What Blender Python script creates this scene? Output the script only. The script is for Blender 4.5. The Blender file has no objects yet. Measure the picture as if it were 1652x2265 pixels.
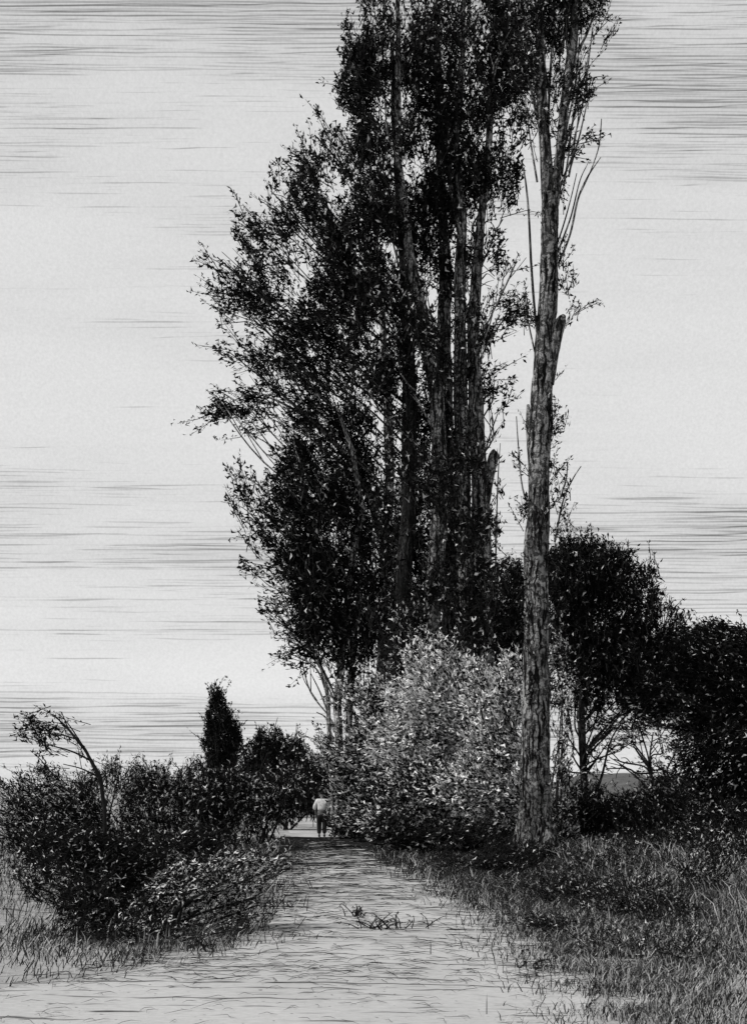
import bpy, math, random
import numpy as np
from mathutils import Vector, noise as mnoise

random.seed(7)
rng = np.random.default_rng(11)
S = bpy.context.scene
C = S.collection

# ------------------------------------------------------------------ camera
EYE, F, HX, HY = 1.9, 2400.0, 826.0, 1740.0
cd = bpy.data.cameras.new('camera'); cam = bpy.data.objects.new('camera', cd); C.objects.link(cam)
cam.location = (0, 0, EYE); cam.rotation_euler = (math.radians(90), 0, 0)
cd.sensor_width = 36; cd.lens = 36 * F / 2265; cd.shift_y = (HY - 1132.5) / 2265
cd.clip_end = 3000; cd.clip_start = 0.1
S.camera = cam
S.view_settings.view_transform = 'Standard'; S.view_settings.look = 'None'
S.view_settings.exposure = 0.0; S.view_settings.gamma = 1
S.render.use_persistent_data = False

# ------------------------------------------------------------------ node helpers
class NT:
    def __init__(s, tree): s.t = tree; s.n = tree.nodes; s.l = tree.links
    def sock(s, inp, v):
        if isinstance(v, bpy.types.NodeSocket): s.l.new(v, inp)
        else: inp.default_value = v
    def m(s, op, a, b=0.0, c=None, clamp=False):
        n = s.n.new('ShaderNodeMath'); n.operation = op; n.use_clamp = clamp
        s.sock(n.inputs[0], a); s.sock(n.inputs[1], b)
        if c is not None: s.sock(n.inputs[2], c)
        return n.outputs[0]
    def xyz(s, x, y, z=0.0):
        n = s.n.new('ShaderNodeCombineXYZ'); s.sock(n.inputs[0], x); s.sock(n.inputs[1], y); s.sock(n.inputs[2], z)
        return n.outputs[0]
    def sep(s, v):
        n = s.n.new('ShaderNodeSeparateXYZ'); s.l.new(v, n.inputs[0]); return n.outputs
    def noise(s, v, scale=1.0, detail=2.0, rough=.5, dims='3D'):
        n = s.n.new('ShaderNodeTexNoise'); n.noise_dimensions = dims
        s.l.new(v, n.inputs['Vector']); n.inputs['Scale'].default_value = scale
        n.inputs['Detail'].default_value = detail; n.inputs['Roughness'].default_value = rough
        return n.outputs['Fac'] if 'Fac' in n.outputs else n.outputs[0]
    def rng(s, v, a, b, c=0.0, d=1.0, smooth=False):
        n = s.n.new('ShaderNodeMapRange'); n.clamp = True
        if smooth: n.interpolation_type = 'SMOOTHSTEP'
        s.sock(n.inputs[0], v)
        for i, q in zip((1, 2, 3, 4), (a, b, c, d)): s.sock(n.inputs[i], q)
        return n.outputs[0]
    def ramp(s, v, pts):
        n = s.n.new('ShaderNodeValToRGB'); s.l.new(v, n.inputs[0]); cr = n.color_ramp
        while len(cr.elements) < len(pts): cr.elements.new(.5)
        for e, (p, q) in zip(cr.elements, pts):
            e.position = p; e.color = (q, q, q, 1)
        r = s.n.new('ShaderNodeRGBToBW'); s.l.new(n.outputs[0], r.inputs[0]); return r.outputs[0]
    def mix(s, f, a, b):   # scalar lerp
        return s.m('ADD', s.m('MULTIPLY', a, s.m('SUBTRACT', 1.0, f)), s.m('MULTIPLY', b, f))
    def streaks(s, u, v, N, L, thr, thick=.16, soft=.12, wob=.35, seed=0.0, slope=0.0):
        """thin broken streaks running along u; N lines per unit of v, L presence frequency along u"""
        w = s.noise(s.xyz(s.m('MULTIPLY', u, L * 1.3), s.m('MULTIPLY', v, N * .22), seed), 1, 2, .6)
        v2 = s.m('ADD', s.m('MULTIPLY', v, N), s.m('MULTIPLY', s.m('SUBTRACT', w, .5), wob * 8))
        if slope: v2 = s.m('ADD', v2, s.m('MULTIPLY', u, slope * N))
        k = s.m('FLOOR', v2); f = s.m('FRACT', v2)
        wn = s.n.new('ShaderNodeTexWhiteNoise'); wn.noise_dimensions = '2D'
        s.l.new(s.xyz(k, seed + .5), wn.inputs['Vector']); r = wn.outputs[0]
        cpos = s.m('MULTIPLY_ADD', r, .44, .28)
        dist = s.m('ABSOLUTE', s.m('SUBTRACT', f, cpos))
        pres = s.noise(s.xyz(s.m('MULTIPLY_ADD', u, L, s.m('MULTIPLY', r, 91.7)), s.m('MULTIPLY', k, 7.31), seed), 1, 3, .65)
        p = s.m('MULTIPLY', s.m('SUBTRACT', pres, thr), 7.0, clamp=True)
        edge = s.m('SUBTRACT', s.m('MULTIPLY', p, thick), dist)
        return s.m('MULTIPLY', s.m('DIVIDE', s.m('ADD', edge, soft * .5), soft, clamp=True), s.m('MULTIPLY', p, 1.6, clamp=True))

# ------------------------------------------------------------------ world: pale sky crossed by thin streaks of cloud
SUN_EL, SUN_AZ = math.radians(46), math.radians(-108)     # azimuth clockwise from +Y
W = bpy.data.worlds.new('World'); S.world = W; W.use_nodes = True
t = NT(W.node_tree); t.n.clear()
out = t.n.new('ShaderNodeOutputWorld'); bg = t.n.new('ShaderNodeBackground'); t.l.new(bg.outputs[0], out.inputs[0])
sky = t.n.new('ShaderNodeTexSky'); sky.sky_type = 'NISHITA'; sky.sun_disc = False
sky.sun_elevation = SUN_EL; sky.sun_rotation = SUN_AZ
bw = t.n.new('ShaderNodeRGBToBW'); t.l.new(sky.outputs[0], bw.inputs[0])
tc = t.n.new('ShaderNodeTexCoord')
x, y, z = t.sep(tc.outputs['Generated'])
ay = t.m('MAXIMUM', t.m('ABSOLUTE', y), .08)
u = t.m('DIVIDE', x, ay); v = t.m('DIVIDE', z, ay)
big = t.noise(t.xyz(t.m('MULTIPLY', u, 2.2), t.m('MULTIPLY', v, 9)), 1, 2, .5)
big2 = t.noise(t.xyz(t.m('MULTIPLY', u, 5), t.m('MULTIPLY', v, 30), 4.), 1, 2, .5)
# how many streaks at each height above the horizon
dens = t.ramp(v, [(0, .55), (.03, .75), (.075, .95), (.098, .35), (.14, .58), (.19, .80), (.255, .85),
                  (.292, .42), (.33, .3), (.45, .36), (.52, .5), (.58, .62), (.66, .86), (.74, .86)])
side = t.rng(u, .12, .3, 0, .25)
dens = t.m('ADD', dens, t.m('MULTIPLY', side, t.rng(v, .2, .3, 1, .1)))
dens = t.m('ADD', dens, t.m('MULTIPLY', t.m('SUBTRACT', big, .5), 1.7))
dens = t.m('ADD', dens, t.m('MULTIPLY', t.m('SUBTRACT', big2, .5), .8), clamp=True)
thr = t.rng(dens, 0, 1, .74, .38)
s1 = t.streaks(u, v, 240, 4.0, thr, .15, .22, .19, 1.0)
s2 = t.streaks(u, v, 330, 6.0, t.m('ADD', thr, .0), .18, .3, .24, 6.0, .012)
s3 = t.streaks(u, v, 150, 5.5, t.m('ADD', thr, .03), .10, .12, .15, 11.0, -.010)
lines = t.m('ADD', t.m('MULTIPLY', s1, .55), t.m('ADD', t.m('MULTIPLY', s2, .40), t.m('MULTIPLY', s3, .65)), clamp=True)
base = t.m('MULTIPLY', bw.outputs[0], .03)
base = t.m('MINIMUM', base, .2)
base = t.m('ADD', base, .67)
tone = t.m('SUBTRACT', 1.0, t.m('MULTIPLY', t.m('MULTIPLY', dens, dens), .17))
grain = t.m('MULTIPLY_ADD', t.noise(tc.outputs['Generated'], 420, 2, .7), .26, .87)
col = t.m('MULTIPLY', t.m('MULTIPLY', base, tone), grain)
col = t.m('MULTIPLY', col, t.m('SUBTRACT', 1.0, t.m('MULTIPLY', lines, .66)))
lp = t.xyz(col, col, col)
t.l.new(lp, bg.inputs[0]); bg.inputs[1].default_value = 1.0
SKYBG = bg

sl = bpy.data.lights.new('sun', 'SUN'); sl.energy = 3.3; sl.angle = math.radians(1.5); sl.color = (1, .985, .965)
so = bpy.data.objects.new('sun', sl); C.objects.link(so)
sd = Vector((math.sin(SUN_AZ) * math.cos(SUN_EL), math.cos(SUN_AZ) * math.cos(SUN_EL), math.sin(SUN_EL)))
so.rotation_euler = sd.to_track_quat('Z', 'Y').to_euler()

# ------------------------------------------------------------------ materials
def mat(name, rough=.9, spec=.15):
    m = bpy.data.materials.new(name); m.use_nodes = True
    q = NT(m.node_tree); b = m.node_tree.nodes['Principled BSDF']
    b.inputs['Roughness'].default_value = rough
    b.inputs['Specular IOR Level'].default_value = spec
    return m, q, b
def setcol(q, b, sockt, tint=(1, 1, 1)):
    n = q.n.new('ShaderNodeCombineXYZ')
    for i in range(3):
        q.l.new(q.m('MULTIPLY', sockt, tint[i]), n.inputs[i])
    q.l.new(n.outputs[0], b.inputs['Base Color'])
def plain(name, c, rough=.9):
    m, q, b = mat(name, rough)
    tcn = q.n.new('ShaderNodeTexCoord')
    s = q.noise(tcn.outputs['Object'], 14, 3, .6)
    setcol(q, b, q.rng(s, .3, .7, c * .7, c * 1.25)); return m
def leafmat(name):
    m, q, b = mat(name, .75, .08)
    a = q.n.new('ShaderNodeAttribute'); a.attribute_name = 'tone'
    setcol(q, b, a.outputs['Fac']); return m
LEAF = leafmat('leaf_surface')
GRASSM = leafmat('grass_blade')
def barkmat(name, hi, lo, marks=.5, vs=1.0):
    m, q, b = mat(name, .95, .05)
    tcn = q.n.new('ShaderNodeTexCoord'); X, Y, Z = q.sep(tcn.outputs['Object'])
    wv = q.noise(tcn.outputs['Object'], 1.7, 3, .6); wv2 = q.noise(tcn.outputs['Object'], 6.0, 2, .6)
    X = q.m('ADD', X, q.m('MULTIPLY_ADD', wv, .34, q.m('MULTIPLY', wv2, .05))); Z = q.m('ADD', Z, q.m('MULTIPLY', wv2, .35))
    n1 = q.noise(q.xyz(q.m('MULTIPLY', X, 13 * vs), q.m('MULTIPLY', Y, 13 * vs), q.m('MULTIPLY', Z, .9)), 1, 4, .65)
    n2 = q.noise(q.xyz(q.m('MULTIPLY', X, 5.5 * vs), q.m('MULTIPLY', Y, 5.5 * vs), q.m('MULTIPLY', Z, 9.5)), 1, 3, .7)
    n3 = q.noise(q.xyz(q.m('MULTIPLY', X, 1.2), q.m('MULTIPLY', Y, 1.2), q.m('MULTIPLY', Z, .8)), 1, 2, .5)
    f = q.rng(n1, .44, .55)
    g = q.rng(n2, .45, .52)
    k = q.m('MULTIPLY', f, q.mix(marks, 1.0, g))
    k = q.m('MULTIPLY', k, q.rng(n3, .33, .55, .4, 1))
    setcol(q, b, q.m('MULTIPLY_ADD', k, hi - lo, lo))
    bp = q.n.new('ShaderNodeBump'); bp.inputs['Strength'].default_value = .6; bp.inputs['Distance'].default_value = .05
    q.l.new(k, bp.inputs['Height']); q.l.new(bp.outputs[0], b.inputs['Normal'])
    return m
BARK = barkmat('poplar_bark', .30, .003, .80)
BARKD = barkmat('dark_bark', .05, .006, .6)
BARKM = barkmat('mid_bark', .34, .006, .8)
BARKP = barkmat('pale_bark', .55, .012, .65, 1.3)
TWIG = plain('twig_bark', .012)

def groundmat(name, hi, lo, thr0):
    m, q, b = mat(name, .97, .03)
    tcn = q.n.new('ShaderNodeTexCoord'); X, Y, Z = q.sep(tcn.outputs['Object'])
    big = q.noise(q.xyz(q.m('MULTIPLY', X, .35), q.m('MULTIPLY', Y, .35)), 1, 3, .55)
    th = q.rng(big, .3, .7, thr0 + .10, thr0 - .06)
    near = q.rng(Y, 9, 15, .09, 0)
    a = q.streaks(X, Y, 9, 1.3, q.m('ADD', th, near), .16, .16, .16, 2.0)
    c = q.streaks(X, Y, 3.6, .7, q.m('SUBTRACT', th, .02), .10, .10, .2, 5.0, .04)
    d = q.streaks(X, Y, 1.3, .45, q.m('ADD', q.m('SUBTRACT', th, .04), q.m('MULTIPLY', near, 2.5)), .08, .07, .25, 8.0, -.06)
    li = q.m('ADD', q.m('MULTIPLY', a, .6), q.m('ADD', q.m('MULTIPLY', c, .75), q.m('MULTIPLY', d, .75)), clamp=True)
    fine = q.noise(q.xyz(q.m('MULTIPLY', X, 9), q.m('MULTIPLY', Y, 22)), 1, 4, .75)
    spk = q.rng(q.noise(q.xyz(q.m('MULTIPLY', X, 14), q.m('MULTIPLY', Y, 14), 3.), 1, 1, .5), .70, .76, 0, .6)
    c0 = q.m('MULTIPLY', q.rng(fine, .25, .75, hi * .78, hi * 1.12), q.rng(big, .3, .7, 1.05, .85))
    c0 = q.m('MULTIPLY', c0, q.m('SUBTRACT', 1.0, spk))
    setcol(q, b, q.mix(li, c0, lo))
    bp = q.n.new('ShaderNodeBump'); bp.inputs['Strength'].default_value = .3; bp.inputs['Distance'].default_value = .03
    q.l.new(fine, bp.inputs['Height']); q.l.new(bp.outputs[0], b.inputs['Normal'])
    return m
PATHM = groundmat('sandy_track', .46, .02, .455)
GROUNDM = groundmat('meadow_soil', .36, .03, .46)
HILLM = groundmat('hill_turf', .12, .02, .46)

# ------------------------------------------------------------------ geometry helpers
def P(px, py, d):
    return np.array([(px - HX) / F * d, d, EYE + (HY - py) / F * d])
def gz(X, Y):
    b = np.clip((X - 2.6) / 4.0, 0, 1) * np.clip((45 - Y) / 20, .15, 1)
    l = np.clip((-X - 4.5) / 3.0, 0, 1) * .12
    return .22 * b * b * (3 - 2 * b) + l + .025 * np.sin(X * .9 + 1.3 * np.sin(Y * .31)) * np.sin(Y * .37 + X * .2)

def tag(o, label=None, cat=None, group=None, kind=None):
    if label: o['label'] = label
    if cat: o['category'] = cat
    if group: o['group'] = group
    if kind: o['kind'] = kind
    return o
def link_mesh(name, V, T=None, Q=None, m=None, parent=None, tone=None, smooth=False):
    me = bpy.data.meshes.new(name)
    V = np.asarray(V, dtype=np.float32)
    T = np.zeros((0, 3), np.int32) if T is None or len(T) == 0 else np.asarray(T, np.int32)
    Q = np.zeros((0, 4), np.int32) if Q is None or len(Q) == 0 else np.asarray(Q, np.int32)
    if parent is not None: V = V - np.array(parent.location, dtype=np.float32)
    me.vertices.add(len(V)); me.vertices.foreach_set('co', V.ravel())
    me.loops.add(T.size + Q.size); me.loops.foreach_set('vertex_index', np.concatenate([T.ravel(), Q.ravel()]))
    st = np.concatenate([np.arange(len(T)) * 3, T.size + np.arange(len(Q)) * 4]).astype(np.int32)
    me.polygons.add(len(T) + len(Q)); me.polygons.foreach_set('loop_start', st)
    if tone is not None:
        at = me.attributes.new('tone', 'FLOAT', 'POINT'); at.data.foreach_set('value', np.asarray(tone, np.float32))
    me.update(calc_edges=True); me.validate()
    if smooth: me.polygons.foreach_set('use_smooth', np.ones(len(me.polygons), bool))
    o = bpy.data.objects.new(name, me); C.objects.link(o)
    if m: me.materials.append(m)
    if parent is not None: o.parent = parent
    return o
def empty(name, loc, label, cat, group=None):
    o = bpy.data.objects.new(name, None); C.objects.link(o); o.location = [float(q) for q in loc]; o.empty_display_size = .3
    return tag(o, label, cat, group)

class Tubes:
    def __init__(s): s.V = []; s.Q = []; s.n = 0
    def add(s, pts, rad, seg=8, rough=0.0, sub=1):
        pts = np.asarray(pts, float); rad = np.asarray(rad, float)
        if sub > 1:   # Catmull-Rom
            n = len(pts); pp = np.vstack([2 * pts[0] - pts[1], pts, 2 * pts[-1] - pts[-2]]); o = []; r = []
            for i in range(n - 1):
                a, b, c, d = pp[i:i + 4]
                for k in range(sub):
                    q = k / sub
                    o.append(.5 * (2 * b + (c - a) * q + (2 * a - 5 * b + 4 * c - d) * q * q + (3 * b - a - 3 * c + d) * q ** 3))
                    r.append(rad[i] * (1 - q) + rad[i + 1] * q)
            o.append(pts[-1]); r.append(rad[-1]); pts = np.array(o); rad = np.array(r)
        n = len(pts); tg = np.gradient(pts, axis=0); tg /= np.linalg.norm(tg, axis=1)[:, None] + 1e-9
        ref = np.array([0, 1., 0]) if abs(tg[0][1]) < .9 else np.array([1., 0, 0])
        A = np.cross(tg, ref); A /= np.linalg.norm(A, axis=1)[:, None]; B = np.cross(tg, A)
        an = np.arange(seg) / seg * 2 * math.pi
        ca, sa = np.cos(an), np.sin(an)
        rr = np.repeat(rad[:, None], seg, 1)
        if rough:
            ridge = rng.normal(0, 1, seg); ph = rng.uniform(0, 6.28, 4)
            lv = np.arange(n)[:, None]
            rr = rr * (1 + rough * (.5 * ridge[None, :] + .5 * np.sin(lv * .23 + an[None] * 2 + ph[0]) + .35 * np.sin(lv * .61 + an[None] * 3 + ph[1]))
                       + rough * .45 * rng.normal(0, 1, (n, seg)))
        V = pts[:, None, :] + rr[:, :, None] * (ca[None, :, None] * A[:, None, :] + sa[None, :, None] * B[:, None, :])
        s.V.append(V.reshape(-1, 3))
        i = np.arange(n - 1)[:, None] * seg; j = np.arange(seg)[None]; k = (j + 1) % seg
        q = np.stack([i + j, i + k, i + seg + k, i + seg + j], -1).reshape(-1, 4) + s.n
        s.Q.append(q); s.n += n * seg
    def build(s, name, m, parent=None, smooth=True):
        if not s.V: return None
        return link_mesh(name, np.vstack(s.V), None, np.vstack(s.Q), m, parent, smooth=smooth)

class Leaves:
    def __init__(s): s.V = []; s.T = []; s.tone = []; s.n = 0
    def add(s, pos, dirs, L, Wd, tone, bend=.36):
        n = len(pos)
        if n == 0: return
        dirs = dirs / (np.linalg.norm(dirs, axis=1)[:, None] + 1e-9)
        rv = rng.normal(0, 1, (n, 3)); side = np.cross(dirs, rv); side /= np.linalg.norm(side, axis=1)[:, None] + 1e-9
        L = np.broadcast_to(L, n)[:, None]; Wd = np.broadcast_to(Wd, n)[:, None]
        be = rng.normal(0, bend, (n, 1)) * L
        mid = pos + dirs * L * rng.uniform(.35, .6, (n, 1)) + side * be
        V = np.stack([pos, mid - side * Wd * .5, mid + side * Wd * .5, pos + dirs * L], 1).reshape(-1, 3)
        b = np.arange(n)[:, None] * 4 + s.n
        s.V.append(V); s.T.append(np.concatenate([b + [[0, 1, 2]], b + [[1, 3, 2]]], 0)); s.n += 4 * n
        s.tone.append(np.repeat(np.broadcast_to(tone, n), 4))
    def build(s, name, m, parent=None):
        if not s.V: return None
        return link_mesh(name, np.vstack(s.V), np.vstack(s.T), None, m, parent, tone=np.concatenate(s.tone))

def tones(n, pale, dark=(.002, .012), light=(.30, .60)):
    t_ = rng.uniform(dark[0], dark[1], n); m_ = rng.random(n) < pale
    t_[m_] = rng.uniform(light[0], light[1], m_.sum()); return t_

def foliage(lv, tw, blobs, d, leafpx=11, pale=.0, thick=None, clump=.5, k=7.0, light=(.30, .60), wid=.40, nl=15, twr=1.1, spray=1.0):
    """blobs: (x, y, rx, ry, density, direction in degrees[, pale]) read off the view at depth d; real sprigs filling a volume"""
    pxm = d / F
    for bl in blobs:
        bx, by, rx, ry, de = bl[:5]; ang = bl[5] if len(bl) > 5 else 90; pl = bl[6] if len(bl) > 6 else pale
        dd = d + (bl[7] if len(bl) > 7 else 0)
        n = int(math.pi * rx * ry / 1000.0 * k * de * (bl[8] if len(bl) > 8 else 1))
        if n < 1: n = 1
        rad = rng.random(n) ** .55; th = rng.uniform(0, 2 * math.pi, n)
        sx = bx + rad * np.cos(th) * rx; sy = by + rad * np.sin(th) * ry
        rim = np.sqrt(np.clip(1 - rad ** 2, .1, 1))
        dep = (thick if thick else .8 * min(rx, ry) * pxm + .3)
        off = rng.uniform(-1, 1, n) * dep * rim
        for i in range(n):
            p = P(sx[i], sy[i], dd); p[1] += off[i]
            nv = mnoise.noise(Vector((p[0] * 1.1, p[1] * 1.1, p[2] * 1.1))) + .5 * mnoise.noise(Vector((p[0] * 2.9, p[1] * 2.9, p[2] * 2.9)))
            big_ = mnoise.noise(Vector((p[0] * .55 + 9, p[1] * .4, p[2] * .55)))
            if rng.random() < clump * (.52 - 1.5 * nv - 1.9 * big_): continue
            dn_ = 1.35 if big_ + nv * .5 > .12 else 1.0
            a = math.radians(ang + rng.normal(0, 24))
            dv = np.array([math.cos(a), rng.normal(0, .55), math.sin(a)]); dv /= np.linalg.norm(dv)
            sl_ = leafpx * pxm * rng.uniform(1.6, 4.2)
            m_ = int(rng.integers(int(nl * .6), int(nl * 1.3) + 1) * dn_)
            q = rng.random(m_)
            base = p[None] + dv[None] * (q[:, None] - .5) * sl_ * 1.4 + rng.normal(0, leafpx * pxm * .33, (m_, 3))
            ld = dv[None] * 1.0 + rng.normal(0, .58, (m_, 3))
            LL = leafpx * pxm * rng.uniform(.6, 1.35, m_)
            base[:, 2] = np.maximum(base[:, 2], .02)
            lv.add(base, ld, LL, LL * wid * rng.uniform(.7, 1.3, m_), tones(m_, pl, light=light))
            if tw is not None:
                tw.add([p - dv * sl_ * .9, p - dv * sl_ * .1 + rng.normal(0, .02, 3), p + dv * sl_ * .7],
                       [twr * pxm, twr * .8 * pxm, twr * .35 * pxm], 3)
        # longer shoots breaking out of the rim
        if spray <= 0: continue
        for _ in range(int(rng.poisson(spray * (rx + ry) / 18 * min(de, 1.3) * (bl[8] if len(bl) > 8 else 1)))):
            th_ = math.radians(ang + rng.normal(0, 55))
            px_, py_ = bx + math.cos(th_) * rx * .86, by - math.sin(th_) * ry * .86
            p = P(px_, py_, dd); p[1] += rng.normal(0, dep * .35)
            a = math.radians(ang) * .5 + th_ * .5 + rng.normal(0, .22)
            dv = np.array([math.cos(a), rng.normal(0, .35), math.sin(a)]); dv /= np.linalg.norm(dv)
            L_ = leafpx * pxm * rng.uniform(2.5, 6.0); cv = rng.normal(0, .22, 3) * L_
            m_ = int(L_ / (leafpx * pxm) * 4.5); q = rng.random(m_)[:, None]
            base = p[None] + dv[None] * (q - .15) * L_ + cv[None] * (q * q) + rng.normal(0, leafpx * pxm * .22, (m_, 3))
            base[:, 2] = np.maximum(base[:, 2], .02)
            LL = leafpx * pxm * rng.uniform(.55, 1.1, m_)
            lv.add(base, dv[None] * .9 + rng.normal(0, .6, (m_, 3)), LL, LL * wid * rng.uniform(.7, 1.2, m_), tones(m_, pl * .6, light=light))
            if tw is not None:
                tw.add([p - dv * L_ * .5, p + dv * L_ * .3 + cv * .1, p + dv * L_ * .85 + cv * .7], [1.1 * pxm, .8 * pxm, .3 * pxm], 3)

def trunk_pts(path, d, dy=0.0):
    o = []; r = []
    for (px, py, w) in path:
        p = P(px, py, d); p[1] += dy; o.append(p); r.append(w * .5 * d / F)
    return np.array(o), np.array(r)

def limb(tb, path, tx, ty, d, w0=9, w1=2.5):
    """limb from the trunk to a crown clump at (tx, ty)"""
    best = None
    pts = np.array([(a, b) for a, b, _ in path]); 
    want = ty + 110 + abs(tx - np.interp(ty, pts[::-1, 1], pts[::-1, 0])) * .62
    want = min(want, pts[0, 1] - 120); want = max(want, pts[-1, 1] + 5)
    sx = np.interp(want, pts[::-1, 1], pts[::-1, 0])
    yo = rng.normal(0, .8)
    p0 = P(sx, want, d); p3 = P(tx, ty, d) + np.array([0, yo, 0])
    p1 = P(sx * .72 + tx * .28, want + (ty - want) * .30, d) + np.array([0, yo * .3, 0]) + rng.normal(0, .12, 3)
    p2 = P(sx * .30 + tx * .70, want + (ty - want) * .68, d) + np.array([0, yo * .7, 0]) + rng.normal(0, .15, 3)
    tb.add([p0, p1, p2, p3], np.array([w0, w0 * .75, (w0 + w1) * .5, w1]) * .5 * d / F, 5, .05, 4)
    for q_ in (p1 * .35 + p2 * .65, p2, p2 * .5 + p3 * .5):
        e_ = p3 + (q_ - p3) * .15 + np.array([rng.normal(0, 22), 0, rng.normal(8, 26)]) * d / F + np.array([0, rng.normal(0, .4), 0])
        m_ = (q_ + e_) / 2 + np.array([rng.normal(0, 5), 0, rng.normal(5, 6)]) * d / F
        tb.add([q_, m_, e_], np.array([w0 * .5, w0 * .38, w1 * .5]) * .5 * d / F, 4, 0, 3)

def tree(name, label, cat, path, blobs, d, bark, group=None, seg=16, rough=.05, limbs=True, leafpx=12.5, pale=.06, thick=None,
         clump=.9, extra=None, k=12, light=(.35, .8), wid=.36, lw=5, root=True, twr=1.1, limbmat=None):
    pts, rad = trunk_pts(path, d)
    b0 = pts[0].copy(); b0[2] = float(gz(b0[0], b0[1])) - .05
    pts[0] = b0
    root_ = empty(name, (b0[0], b0[1], b0[2]), label, cat, group)
    tb = Tubes(); n_ = len(pts)
    pts2 = [pts[0]]; rad2 = [rad[0]]
    for i in range(n_ - 1):
        for f_ in (.33, .67, 1.):
            g_ = f_ < 1
            pts2.append(pts[i] * (1 - f_) + pts[i + 1] * f_ + (rng.normal(0, rad[i] * .05, 3) * np.array([1, 1, 0]) if g_ else 0))
            rad2.append((rad[i] * (1 - f_) + rad[i + 1] * f_) * (1 + (rng.normal(0, .04) if g_ else 0)))
    tb.add(pts2, rad2, seg, rough, 6)
    if root:   # flared root buttresses
        for a in np.linspace(0, 6.28, 6)[:-1] + rng.random():
            e = b0 + np.array([math.cos(a), math.sin(a), 0]) * rad[0] * 1.7; e[2] = b0[2] - .03
            tb.add([b0 + np.array([math.cos(a) * rad[0] * .5, math.sin(a) * rad[0] * .5, rad[0] * 2.0]),
                    b0 + np.array([math.cos(a) * rad[0] * 1.0, math.sin(a) * rad[0] * 1.0, rad[0] * .7]), e],
                   [rad[0] * .42, rad[0] * .36, rad[0] * .12], 8, .06, 4)
    tb.build('trunk', bark, root_)
    br = Tubes(); tw = Tubes(); lv = Leaves()
    if limbs:
        for bl in blobs: limb(br, path, bl[0], bl[1], d, lw)
    if extra:
        for e in extra:
            pp, rr = trunk_pts(e, d, rng.normal(0, .04)); br.add(pp, rr, 10 if e[0][2] > 12 else 5, .05 if e[0][2] > 12 else 0, 6)
    br.build('limbs', limbmat or (bark if d < 50 else TWIG), root_)
    foliage(lv, tw, blobs, d, leafpx, pale, thick, clump, k, light, wid, twr=twr)
    if tw.V:
        tw.build('twigs', TWIG, root_, smooth=False)
    lv.build('crown', LEAF, root_)
    return root_

# ------------------------------------------------------------------ ground, track, hill
def sheet(name, m, X, Y, lift, label=None):
    n, k_ = X.shape; Z = gz(X, Y) + lift
    V = np.stack([X, Y, Z], -1).reshape(-1, 3)
    i = np.arange(n - 1)[:, None] * k_; j = np.arange(k_ - 1)[None]
    Q = np.stack([i + j, i + j + 1, i + k_ + j + 1, i + k_ + j], -1).reshape(-1, 4)
    o = link_mesh(name, V, None, Q, m, smooth=True); tag(o, label, None, None, 'structure'); return o
ys = np.concatenate([np.linspace(-10, 60, 141), np.geomspace(61, 1500, 40)])
xs = np.concatenate([-np.geomspace(900, 16, 26), np.linspace(-15, 15, 101), np.geomspace(16, 900, 26)])
Xg, Yg = np.meshgrid(xs, ys)
sheet('ground', GROUNDM, Xg, Yg, 0)
pl = np.array([(-2, -4.6), (3, -4.5), (6, -4.2), (9.9, -3.5), (10.9, -2.7), (12.5, -1.75), (14.5, -1.4), (17.5, -1.65), (22, -2.1), (28.5, -2.6), (40, -3.2), (50, -4.0), (62, -5.4), (80, -8)])
pr = np.array([(-2, 1.6), (3, 1.7), (6, 1.75), (8.7, 1.8), (10.5, 2.0), (12.3, 2.15), (15, 2.2), (17.5, 2.0), (22, 1.5), (28.5, .6), (40, -.8), (50, -1.9), (62, -3.2), (80, -5.6)])
yy = np.linspace(-2, 80, 330); wob = .12 * np.sin(yy * 1.7) + .07 * np.sin(yy * 4.1 + 1)
Lx = np.interp(yy, pl[:, 0], pl[:, 1]) + wob; Rx = np.interp(yy, pr[:, 0], pr[:, 1]) - wob * .8
tt = np.linspace(0, 1, 40)[None]
sheet('path', PATHM, Lx[:, None] * (1 - tt) + Rx[:, None] * tt, np.repeat(yy[:, None], 40, 1), .012)

def hill(name, x0, x1, Y, h, seed):
    n = 60; k_ = 12; X = np.linspace(x0, x1, n); V = []
    q = np.linspace(0, 1, n); prof = np.sin(q * math.pi) ** .7 * (1 + .12 * np.sin(q * 17 + seed) + .06 * np.sin(q * 41))
    for j in range(k_):
        a = j / (k_ - 1); V.append(np.stack([X, np.full(n, Y + a * 60), -1 + (h * prof + 1) * math.sin(a * math.pi / 2)], -1))
    V = np.array(V).reshape(-1, 3); i = np.arange(k_ - 1)[:, None] * n; j = np.arange(n - 1)[None]
    Q = np.stack([i + j, i + j + 1, i + n + j + 1, i + n + j], -1).reshape(-1, 4)
    o = link_mesh(name, V, None, Q, HILLM, smooth=True); tag(o, kind='structure')
hill('hill', 22, 75, 150, 4.2, 1.)

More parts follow.
